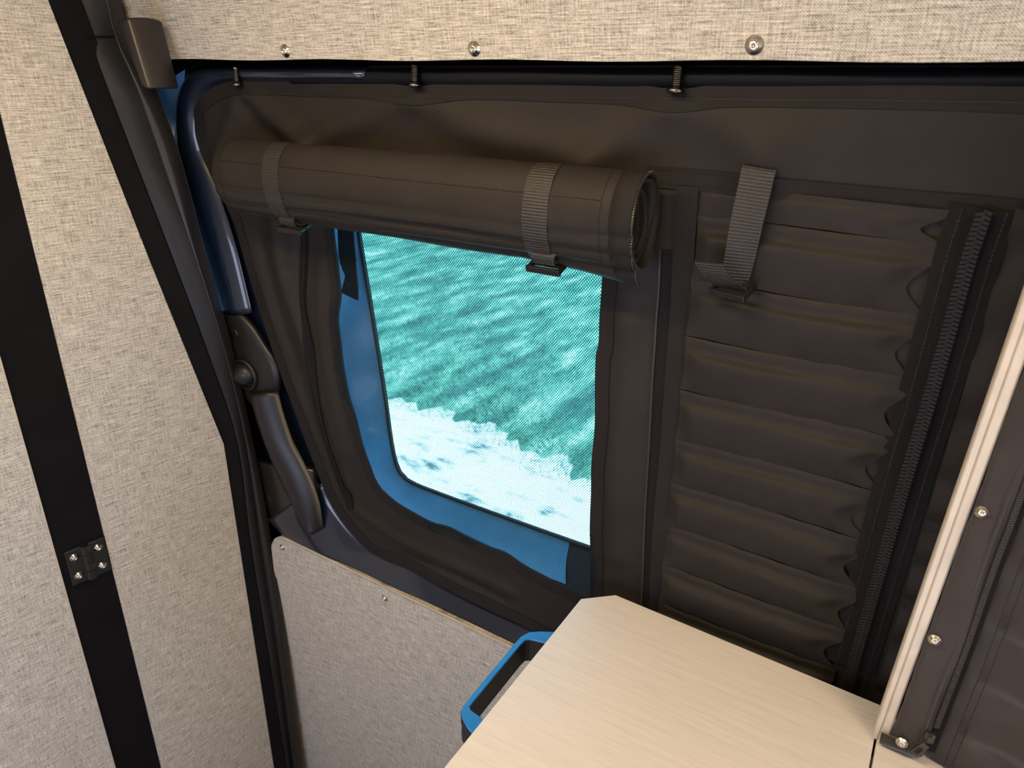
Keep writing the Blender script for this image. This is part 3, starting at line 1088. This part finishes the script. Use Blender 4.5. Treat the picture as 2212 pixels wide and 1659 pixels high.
# flat seam tape above the pleated field and beside it
tb = [(1400, 357), (1440, 362), (1560, 371), (1700, 386), (1860, 402), (2000, 415), (2130, 424), (2240, 436)]
band('seam_tape', [ond(p) for p in tb], 0.026, 'tape', 0.0030, cv, 1)
stitches('stitching', surf(res([ond((x, y + 5)) for x, y in tb], 120), 0.0036), ND, 'thread', cv)
stitches('stitching', surf(res([ond((x, y + 33)) for x, y in tb], 120), 0.0036), ND, 'thread', cv)
band('seam_tape', [ond(p) for p in ((1463, 400), (1448, 640), (1430, 900), (1408, 1180), (1398, 1330))], 0.030, 'tape', 0.0042, cv, -1)
# hem line under the top border
stitches('stitching', surf(res([ond(p) for p in ((540, 204), (700, 203), (880, 207), (1000, 208), (1200, 211), (1440, 212), (1700, 216), (1900, 217), (2212, 222))], 200), 0.002), ND, 'thread', cv, 0.004, 0.0036, 0.0014)
# pleats
seams = [1.578, 1.540, 1.4545, 1.374, 1.292, 1.211, 1.1325, 1.053, 0.974, 0.895, 0.816, 0.737]
rng = np.random.RandomState(5)
for i in range(len(seams) - 1):
    zt, zb = seams[i], seams[i + 1]
    dep = 0.0025 if i == 0 else 0.0140
    nxp, nzp = 40, 30
    rows = []
    rj = rng.uniform(-0.008, 0.008, 2)
    for a in np.linspace(0, 1, nzp):
        z = zt + (zb - zt) * a
        q_ = min(1.0, max(0.0, (a - 0.18) / 0.16))
        h = dep * (0.22 + 0.78 * q_ * q_ * (3 - 2 * q_))
        if a > 0.40:
            h *= 1 - ((a - 0.40) / 0.60) ** 1.4
        if a < 0.06:
            h *= a / 0.06
        xl = -0.2915 + 0.004 * math.sin(a * math.pi)
        xr_ = -0.012 - 0.020 * math.sin(math.pi * min(1, max(0, (a - 0.25) / 0.75))) ** 1.5 + rj[0] * math.sin(math.pi * a)
        row = []
        for t in np.linspace(0, 1, nxp):
            e = min(1.0, t / 0.07) * min(1.0, (1 - t) / 0.12)
            e = e * e * (3 - 2 * e)
            hh = h * (0.22 + 0.78 * e) * (0.72 + 0.28 * math.sin(3.0 * t + i * 1.3) ** 2) + 0.0008 * math.sin(t * 31 + i)
            x = xl + (xr_ - xl) * t
            row.append([x, 1.004 - DK * z - 0.0055 - hh, z + 0.0015 * math.sin(t * 5 + i)])
        rows.append(row)
    rows = np.array(rows)
    loft('pleat', rows, 'tent', cv, swap=True)
# right side of the field: tape, heavy zip, loose gathered cloth beyond
zt_px = [(2128, 452), (2092, 560), (2048, 720), (2005, 870), (1960, 1020), (1915, 1180), (1872, 1330), (1828, 1485)]
Z3 = res([ond(p) for p in zt_px], 120)
band('zipper_tape', [p + np.array([0.030, 0, 0]) for p in Z3[::8]], 0.064, 'dtape', 0.0068, cv, 1)
zip_coil('zipper_coil', Z3 + ND * 0.0120, ND, 0.0078, 0.0052, 'zipblack', cv, 0.0020, 0.36)
stitches('stitching', Z3 + ND * 0.0110 + np.array([-0.021, 0, 0]), ND, 'thread', cv)
stitches('stitching', Z3 + ND * 0.0110 + np.array([0.020, 0, 0]), ND, 'thread', cv)
rows = []
for z in np.linspace(1.585, 0.74, 110):
    row = []
    for t in np.linspace(0, 1, 16):
        x = 0.046 + 0.30 * t
        h = 0.007 + 0.006 * math.exp(-t * 4) * math.sin(z * 78 + 2 * math.sin(z * 11)) + 0.003 * math.sin(z * 41 + t * 5)
        row.append([x, 1.004 - DK * z - h, z])
    rows.append(row)
loft('gathered_edge', np.array(rows), 'tent', cv, swap=True)

# bolts that pin the top of the cover to the door header
for px, py, sc_, lab in ((513, 182, 0.9, 'small black thumb bolt pinning the corner of the cloth cover above the rolled blind end'),
                         (897, 184, 1.0, 'black threaded thumb bolt pinning the cover edge above the middle of the rolled blind'),
                         (1459, 197, 1.05, 'black threaded thumb bolt pinning the cover edge between rolled blind and hanging strap')):
    b0 = ond((px, py + 6), -0.012)
    t = empty('thumb_bolt', b0, lab, 'bolt', 'bolts pinning the top of the door cover')
    r = 0.0105 * sc_
    lathe('bolt_head', [(0.0, 0), (r * 0.7, 0.0003), (r, 0.002), (r, 0.005), (r * 0.75, 0.0075), (r * 0.42, 0.009)], b0, (0.0, 0.05, 1), 'blackmetal', t, 20)
    prof = []
    hgt = 0.009
    for k in range(9):
        prof += [(r * 0.40, hgt), (r * 0.40, hgt + 0.0004), (r * 0.66, hgt + 0.0010), (r * 0.66, hgt + 0.0016)]
        hgt += 0.0024
    prof.append((r * 0.45, hgt + 0.006))
    lathe('threaded_shaft', prof, b0, (0.0, 0.05, 1), 'blackmetal', t, 14)

# ------------------------------------------------------------------ rolled up blind
RX0, RX1, RZ, RY = -1.149, -0.340, 1.5330, 0.872
rb = empty('rolled_blind', (-0.75, RY, 1.465), 'rolled up black canvas window blind tied with two webbing straps over the fly screen', 'blind')


def sec(phi, t, taut=False):
    a, b = 0.0640, 0.0430
    s = 1.0 - 0.150 * max(0.0, phi - math.pi) / (2 * math.pi)
    s *= 1.0 if phi > 0.6 else 1.0
    end = min(1.0, t / 0.06)
    sh = 0.62 + 0.38 * math.sqrt(max(0, 1 - (1 - end) ** 2))
    tail = 0.018 * math.exp(-(phi / 0.42) ** 2) * (0.12 + 0.88 * max(0, (t - 0.80) / 0.2) ** 1.5)
    cr = 0.0
    for pc, am, wd_ in ((0.93, 0.13, 0.075), (1.33, 0.13, 0.085), (0.50, 0.10, 0.09)):
        cr += am * math.exp(-((phi - pc - 0.10 * (t - 0.5) + 0.03 * math.sin(t * 9)) / wd_) ** 2) * (0.75 + 0.4 * math.sin(t * 6 + pc * 5))
    for ts in (0.205, 0.83):
        g_ = math.exp(-((t - ts) / 0.012) ** 2)
        s *= 1 - 0.045 * g_
        s *= 1 + 0.012 * math.sin((t - ts) * 160 + phi * 3) * math.exp(-((t - ts) / 0.06) ** 2)
    s *= 1 - cr * (phi < 1.9) * (0.25 if taut else 1.0)
    s *= 1 + 0.012 * math.sin(t * 11 + phi * 2.3) + 0.008 * math.sin(t * 23 - phi * 4)
    dz = -a * math.cos(phi) * s * sh - tail
    dy_ = -b * math.sin(phi) * s * sh
    if phi > 2 * math.pi:
        dy_ -= 0.002
    return dy_, dz


PH = np.concatenate([np.linspace(0, 2 * math.pi, 72), np.linspace(2 * math.pi, 2 * math.pi * 4.9, 170)[1:]])
TT = np.concatenate([[0, .004, .01, .02, .03, .045], np.linspace(0.06, 1.0, 90)])
rows = []
for t in TT:
    row = []
    for ph in PH:
        y_, z_ = sec(ph, t)
        x = RX0 + (RX1 - RX0) * t
        if t > 0.97:
            x -= (t - 0.97) / 0.03 * (0.006 * max(0, (ph - 2 * math.pi)) / (2 * math.pi) + 0.004 * math.sin(ph * 1.7) * (ph > 6.3))
        row.append([x, RY + y_, RZ + z_])
    rows.append(row)
rl = loft('canvas_roll', np.array(rows), 'tent', rb, swap=True)
sd = rl.modifiers.new('thickness', 'SOLIDIFY')
sd.thickness = 0.0024
sd.offset = 0
# the far end is closed by a soft flap
rows = []
for f in (1.0, 0.7, 0.35, 0.02):
    rows.append([[RX0 - 0.010 * (1 - f), RY + sec(p, 0.0)[0] * f, RZ + sec(p, 0.0)[1] * f] for p in np.linspace(0, 2 * math.pi, 40, endpoint=False)])
loft('end_flap', np.array(rows), 'tent', rb, cv=True)


def roll_pt(phi, t, lift=0.0, taut=False):
    y_, z_ = sec(phi, t, taut)
    y2, z2 = sec(phi + 0.02, t, taut)
    T = np.array([0, y2 - y_, z2 - z_])
    T /= np.linalg.norm(T)
    nn = np.array([0, -T[2], T[1]])
    nn = nn if (nn[1] * y_ + nn[2] * z_) > 0 else -nn
    return np.array([RX0 + (RX1 - RX0) * t, RY + y_, RZ + z_]) + nn * lift


# zip tape round the open end, and the coil along the edge of every turn
rows = []
for t in (0.962, 0.9621, 0.98, 0.998):
    rows.append([roll_pt(p, t, 0.0022 if t > 0.962 else 0.0) for p in np.linspace(0.02, 2 * math.pi, 70)])
loft('zipper_tape', np.array(rows), 'tape', rb, swap=True)
cp = np.array([rows_ for rows_ in [[RX1 + 0.0005, RY + sec(p, 1.0)[0], RZ + sec(p, 1.0)[1]] for p in np.linspace(0.0, 2 * math.pi * 1.02, 120)]])
zip_coil('zipper_coil', cp, np.array([1.0, 0, 0]), 0.0020, 0.0032, 'zipgrey', rb, 0.0010)
cp = np.array([[RX1 + 0.0005 - 0.006 * (p - 2 * math.pi) / (2 * math.pi) - 0.004 * math.sin(p * 1.7), RY + sec(p, 1.0)[0], RZ + sec(p, 1.0)[1]] for p in np.linspace(2 * math.pi * 1.02, 2 * math.pi * 4.88, 300)])
zip_coil('zipper_coil', cp, np.array([1.0, 0, 0]), 0.0016, 0.0032, 'zipgrey', rb, 0.0008)
stitches('stitching', [roll_pt(2.05, t, 0.0018) for t in np.linspace(0.05, 0.95, 90)], np.array([0, -0.8, 0.6]), 'thread', rb)
stitches('stitching', [roll_pt(0.82, t, 0.0018) for t in np.linspace(0.05, 0.95, 90)], np.array([0, -0.8, -0.6]), 'thread', rb)
stitches('stitching', [roll_pt(p, 0.945, 0.0018) for p in np.linspace(0.5, 3.0, 40)], np.array([0.2, -1, 0]), 'thread', rb)
stitches('stitching', [roll_pt(p, 0.045, 0.0018) for p in np.linspace(0.5, 3.0, 40)], np.array([0.2, -1, 0]), 'thread', rb)


def buckle(name, c, ax, ay, az, parent, wx=0.026, wy=0.016, th=0.0032):
    """ladder lock: two side rails and three bars, the front one raised"""
    c = np.asarray(c, float)
    bx = [obox(c + ax * (wx - 0.003), ax, ay, az, 0.003, wy, th), obox(c - ax * (wx - 0.003), ax, ay, az, 0.003, wy, th)]
    for q, hh in ((-1, 0.0048), (0.05, 0.0026), (1, 0.003)):
        bx.append(obox(c + ay * wy * q * 0.9, ax, ay, az, wx, 0.0028, hh))
    o = join_boxes(name, bx, 'gloss', parent)
    b = o.modifiers.new('bevel', 'BEVEL')
    b.width = 0.0012
    b.segments = 2
    return o


SW = 0.0385
for ts, lowp in ((0.205, 0.30), (0.83, 0.42)):
    P = [roll_pt(p, ts, 0.0026, True) for p in np.linspace(3.5, lowp, 26)]
    last = P[-1]
    P += [last + np.array([0.002, 0.006, -0.006]), last + np.array([0.004, 0.014, -0.010])]
    P = res(P, 46)
    nr = []
    for i in range(len(P)):
        d = P[min(i + 1, len(P) - 1)] - P[max(0, i - 1)]
        d /= np.linalg.norm(d)
        nr.append(np.array([0, d[2], -d[1]]))
    nr = np.array(nr)
    if nr[10][1] > 0:
        nr = -nr
    st = ribbon('strap', P, SW, nr, 0.0018, 'web', rb, side=(1, 0, 0))
    bc = last + np.array([0.006, 0.006, -0.0115])
    buckle('buckle', bc, np.array([1.0, 0.05, -0.02]), np.array([0, 0.94, 0.33]), np.array([0, -0.33, 0.94]), st)
    ribbon('strap_tail', res([bc + np.array([0, -0.012, 0.004]), bc + np.array([0.001, -0.017, 0.014]), bc + np.array([0.003, -0.014, 0.022])], 8), SW * 0.92, np.array([0, -1.0, 0]), 0.0014, 'web', st, side=(1, 0, 0))

# ------------------------------------------------------------------ loose strap on the pleated field
hs = empty('hanging_strap', ond((1585, 630), -0.02), 'loose black webbing strap with a plastic buckle hanging over the pleated field', 'strap')
cpx = [(1642, 361, -0.012), (1638, 372, -0.016), (1627, 420, -0.020), (1613, 480, -0.024), (1601, 540, -0.024), (1590, 590, -0.022), (1582, 622, -0.020)]
P = res([ond((x, y), o_) for x, y, o_ in cpx], 50)
tw = np.linspace(0, 1, 50)[:, None]
nrm = ND * (1 - 0.25 * tw) + np.array([0.45, 0, 0]) * tw
nrm /= np.linalg.norm(nrm, axis=1)[:, None]
ribbon('webbing', P, np.linspace(0.0400, 0.0360, 50), nrm, 0.0017, 'web', hs)
bc = ond((1583, 624), -0.026)
bx_ = np.array([0.95, -0.22, -0.02])
bx_ /= np.linalg.norm(bx_)
by_ = np.cross(np.array([0, 0, 1.0]), bx_)
buckle('buckle', bc, bx_, by_ * 0.92 + np.array([0, 0, 0.38]), np.cross(bx_, by_ * 0.92 + np.array([0, 0, 0.38])), hs, 0.0250, 0.016)
tl = res([bc + np.array([-0.004, -0.006, 0.004]), bc + np.array([-0.009, -0.018, 0.013]), bc + np.array([-0.017, -0.028, 0.024]), bc + np.array([-0.025, -0.034, 0.037])], 16)
ribbon('strap_tail', tl, 0.036, np.array([0.10, -0.75, -0.65]) / np.linalg.norm([0.10, -0.75, -0.65]), 0.0015, 'web', hs, side=(0.95, 0.0, 0.05))

# strap that hangs behind the screen, dark against the window
P = res([ony(p, 1.000) for p in ((744, 430), (748, 500), (752, 560), (760, 600), (757, 640))], 40)
wv = np.interp(np.linspace(0, 1, 40), [0, 0.35, 0.6, 0.78, 0.86, 1.0], [0.040, 0.040, 0.044, 0.030, 0.036, 0.044])
ws = ribbon('window_strap', P, wv, np.array([0, -1.0, 0]), 0.003, 'dtape')
tag(ws, 'dark strap end dangling between the fly screen and the window glass', 'strap')

# ------------------------------------------------------------------ worktop and cabinet
TZ = 0.90
ct = prism('countertop', [(-0.402, 0.30, TZ), (0.0535, 0.30, TZ), (0.0535, 0.918, TZ), (-0.357, 0.930, TZ), (-0.402, 0.889, TZ)], (0, 0, -0.019), 'laminate', None, (1, 0, 0), (0, 1, 0), 0.0012)
tag(ct, 'pale brushed laminate worktop with a clipped corner beside the black door cover', 'worktop')
ct2 = prism('countertop', [(0.0565, 0.30, TZ - 0.0005), (1.32, 0.30, TZ - 0.0005), (1.32, 0.905, TZ - 0.0005), (0.0565, 0.905, TZ - 0.0005)], (0, 0, -0.019), 'laminate', None, (1, 0, 0), (0, 1, 0), 0.0012)
tag(ct2, 'pale worktop section beyond the narrow dark joint under the zipped cloth screen', 'worktop')
cb = box('base_cabinet', (-0.375, 0.34, FZ), (1.32, 0.84, TZ - 0.0195), 'white')
tag(cb, 'pale base cabinet standing under both worktop sections', 'cabinet')

# blue and black grab handle at the end of the cabinet
gh = empty('grab_handle', (-0.42, 0.71, 0.82), 'bright blue topped black plastic grab handle sticking out beside the worktop', 'handle')
HZ = 0.860
oc = [onz(p, HZ) for p in ((1205, 1364), (1165, 1363), (1143, 1365), (1126, 1374), (1110, 1391), (1050, 1463), (1003, 1521), (996, 1532), (997, 1548), (1010, 1572), (1032, 1598))]
ic = [onz(p, HZ) for p in ((1185, 1390), (1160, 1384), (1144, 1380), (1135, 1381), (1124, 1392), (1070, 1457), (1019, 1519), (1014, 1526), (1017, 1533), (1034, 1545), (1060, 1566))]
oc.insert(0, np.array([-0.378, oc[0][1] + 0.010, HZ]))
ic.insert(0, np.array([-0.378, ic[0][1] + 0.004, HZ]))
oc.append(np.array([-0.378, oc[-1][1] - 0.025, HZ]))
ic.append(np.array([-0.378, ic[-1][1] - 0.022, HZ]))
O, I = np.array(oc), np.array(ic)
dn = np.array([0, 0, -1.0])
rows = [O + dn * 0.0045, O + dn * 0.0012, O * 0.93 + I * 0.07, I * 0.93 + O * 0.07, I + dn * 0.0012, I + dn * 0.0045]
v, f, uv = grid(np.array(rows), cu=True)
f += [[i * len(O) for i in range(6)], [i * len(O) + len(O) - 1 for i in range(6)][::-1]]
mesh('blue_inlay', v, f, 'bluetop', gh, False, uv)
ci = (O + I) / 2
O2 = O + (O - ci) * 0.10
rows = [O2 + dn * 0.003, O2 + dn * 0.014, O + dn * 0.020 + (ci - O) * 0.2, O + dn * 0.046, I + dn * 0.046, I + (I - ci) * 0.03 + dn * 0.003]
v, f, uv = grid(np.array(rows), cu=True)
f += [[i * len(O) for i in range(6)], [i * len(O) + len(O) - 1 for i in range(6)][::-1]]
mesh('black_body', v, f, 'plastic', gh, False, uv)

# ------------------------------------------------------------------ cream profile and the zipped cloth screen
FY = 0.852


def onf(p, off=0.0):
    return ony(p, FY + off)


pb = [onf((1885, 1582)), onf((1898, 1590)), onf((1921, 1588))]
ptp = [onf((2226, 590), 0.0), onf((2252, 590), 0.0), onf((2284, 590), 0.0)]
rows = []
for t in np.linspace(0, 1.27, 14):
    a = pb[0] * (1 - t) + ptp[0] * t
    b = pb[1] * (1 - t) + ptp[1] * t
    c = pb[2] * (1 - t) + ptp[2] * t
    if t == 0:
        for q in (a, b, c):
            q[2] = TZ
    back = np.array([0, 0.022, 0])
    rows.append([a + back, a + np.array([0.0005, 0.003, 0]), a + np.array([0.002, 0.0, 0]), b + np.array([-0.0015, -0.0005, 0]), b + np.array([0, 0.0018, 0]), b + np.array([0.0015, -0.001, 0]), c + np.array([-0.002, -0.001, 0]), c + np.array([0, 0.001, 0]), c + back])
o = loft('edge_profile', np.array(rows), 'cream', None, False, cv=True, cap=True, bevel=0.0)
tag(o, 'cream plastic edge profile standing upright on the worktop beside the dark cloth screen', 'profile')

cs = empty('cloth_screen', (0.25, FY, TZ), 'dark brown zipped cloth screen with bright studs rising from the worktop behind the cream profile', 'screen')
# plush strip with studs, from the profile to the zip
zf = [(2228, 1000), (2205, 1062), (2180, 1132), (2150, 1210), (2118, 1302), (2088, 1390), (2058, 1470), (2032, 1538), (2008, 1602), (1992, 1645), (1984, 1668)]
ZF = res([onf(p, -0.004) for p in zf], 70)
ZF = ZF[ZF[:, 2] > TZ + 0.004]
rows = []
zs = np.linspace(TZ + 0.006, 1.714, 60)
zfz = ZF[::-1]
for z in zs:
    t = (z - TZ) / (pb[0][2] * 0 + ptp[2][2] - TZ)
    xl = pb[2][0] * (1 - t) + ptp[2][0] * t + 0.0008 + 0.0004 * math.sin(z * 40) + 0.0005 * math.sin(z * 150)
    xr = np.interp(z, zfz[:, 2], zfz[:, 0]) if z < zfz[-1, 2] else zfz[-1, 0] + (z - zfz[-1, 2]) * 0.06
    row = []
    for s in np.linspace(0, 1, 14):
        x = xl + (xr - xl) * s
        h = 0.004 + 0.004 * math.sin(math.pi * s) ** 0.5 + 0.0014 * math.sin(z * 26 + s * 5)
        row.append([x, FY - h + (0.004 if s in (0.0, 1.0) else 0), z])
    rows.append(row)
loft('plush_strip', np.array(rows), 'soft', cs, swap=True)
# folded foot of the strip
f0, f1_, f2, f3 = onf((1903, 1586), -0.010), onf((1899, 1606), -0.010), onf((1984, 1640), -0.013), onf((1996, 1612), -0.012)
for q in (f1_, f2):
    q[2] = max(q[2], TZ + 0.0015)
top = res([f0, (f0 + f3) / 2 + np.array([0, -0.002, -0.002]), f3], 16)
bot = res([f1_, (f1_ + f2) / 2 + np.array([0, -0.001, 0.001]), f2], 16)
rows = [top + np.array([0, 0.005, 0]), top, top * 0.5 + bot * 0.5 + np.array([0, -0.003, 0]), bot, bot + np.array([0, 0.006, 0])]
v, f, uv = grid(np.array(rows), cu=True, cap=False)
f += [[i * 16 for i in range(5)], [i * 16 + 15 for i in range(5)][::-1]]
mesh('folded_hem', v, f, 'soft', cs, True, uv)
for p, of in (((2121, 1106), -0.0085), ((2019, 1382), -0.0085), ((1948, 1604), -0.016)):
    screw(onf(p, of), (0, -1, 0.1), cs, 0.0072, 'stud')
# zip: tape, coil, slider and pull
zb_ = ZF + np.array([0, -0.0015, 0])
ribbon('zipper_tape', ZF[:-2] + np.array([0.0, 0.002, 0]), 0.019, np.array([0, -1.0, 0]), 0.0012, 'dtape', cs)
zip_coil('zipper_coil', ZF[:-8] + np.array([0.001, -0.003, 0]), np.array([0, -1.0, 0]), 0.0030, 0.0032, 'zipgrey', cs, 0.0014)
tube('piping', ZF + np.array([-0.0095, -0.003, 0]), 0.0016, 'soft', cs, 6)
sp_ = onf((2008, 1592), -0.012)
zd = (ZF[0] - ZF[-1]) / np.linalg.norm(ZF[0] - ZF[-1])
zs_ = np.cross(zd, np.array([0, -1.0, 0]))
sl_ = join_boxes('slider', [obox(sp_, zs_, zd, np.array([0, -1.0, 0]), 0.0055, 0.007, 0.0024), obox(sp_ + np.array([0, -0.004, 0]), zs_, zd, np.array([0, -1.0, 0]), 0.0018, 0.005, 0.0022)], 'gunmetal', cs)
pc = onf((1996, 1612), -0.018)
pdv = np.array([-0.45, -0.12, -0.88])
pdv /= np.linalg.norm(pdv)
psv = np.cross(pdv, np.array([0, -1.0, 0]))
psv /= np.linalg.norm(psv)
pnv = np.cross(psv, pdv)
bx = [obox(pc, psv, pdv, pnv, 0.0045, 0.004, 0.0010)]
for s in (-1, 1):
    bx.append(obox(pc + pdv * 0.010 + psv * s * 0.0038, psv, pdv, pnv, 0.0010, 0.0065, 0.0010))
bx.append(obox(pc + pdv * 0.0165, psv, pdv, pnv, 0.0045, 0.0012, 0.0010))
join_boxes('pull_tab', bx, 'gunmetal', sl_)
# wrinkled field right of the zip
rows = []
for z in np.linspace(TZ + 0.004, 1.714, 120):
    xl = np.interp(z, zfz[:, 2], zfz[:, 0]) if z < zfz[-1, 2] else zfz[-1, 0] + (z - zfz[-1, 2]) * 0.06
    row = []
    for s in np.linspace(0, 2.7, 90):
        x = xl + 0.006 + 0.42 * s
        a = ((z - 0.93 + 0.03 * min(s, 1)) / 0.082) % 1.0
        rdg = math.exp(-((a - 0.55) / 0.2) ** 2)
        e = min(1, s / 0.10)
        h = 0.003 + e * (0.014 * rdg + 0.003 * math.sin(s * 30 + z * 20)) + 0.002 * math.sin(z * 95 + 4 * s) * math.exp(-s * 12)
        row.append([x, FY + 0.004 - h, z])
    rows.append(row)
loft('pleated_cloth', np.array(rows), 'soft', cs, swap=True)
for dx in (0.022, 0.030):
    stitches('stitching', ZF + np.array([dx, -0.004, 0]), np.array([0, -1.0, 0]), 'thread', cs)
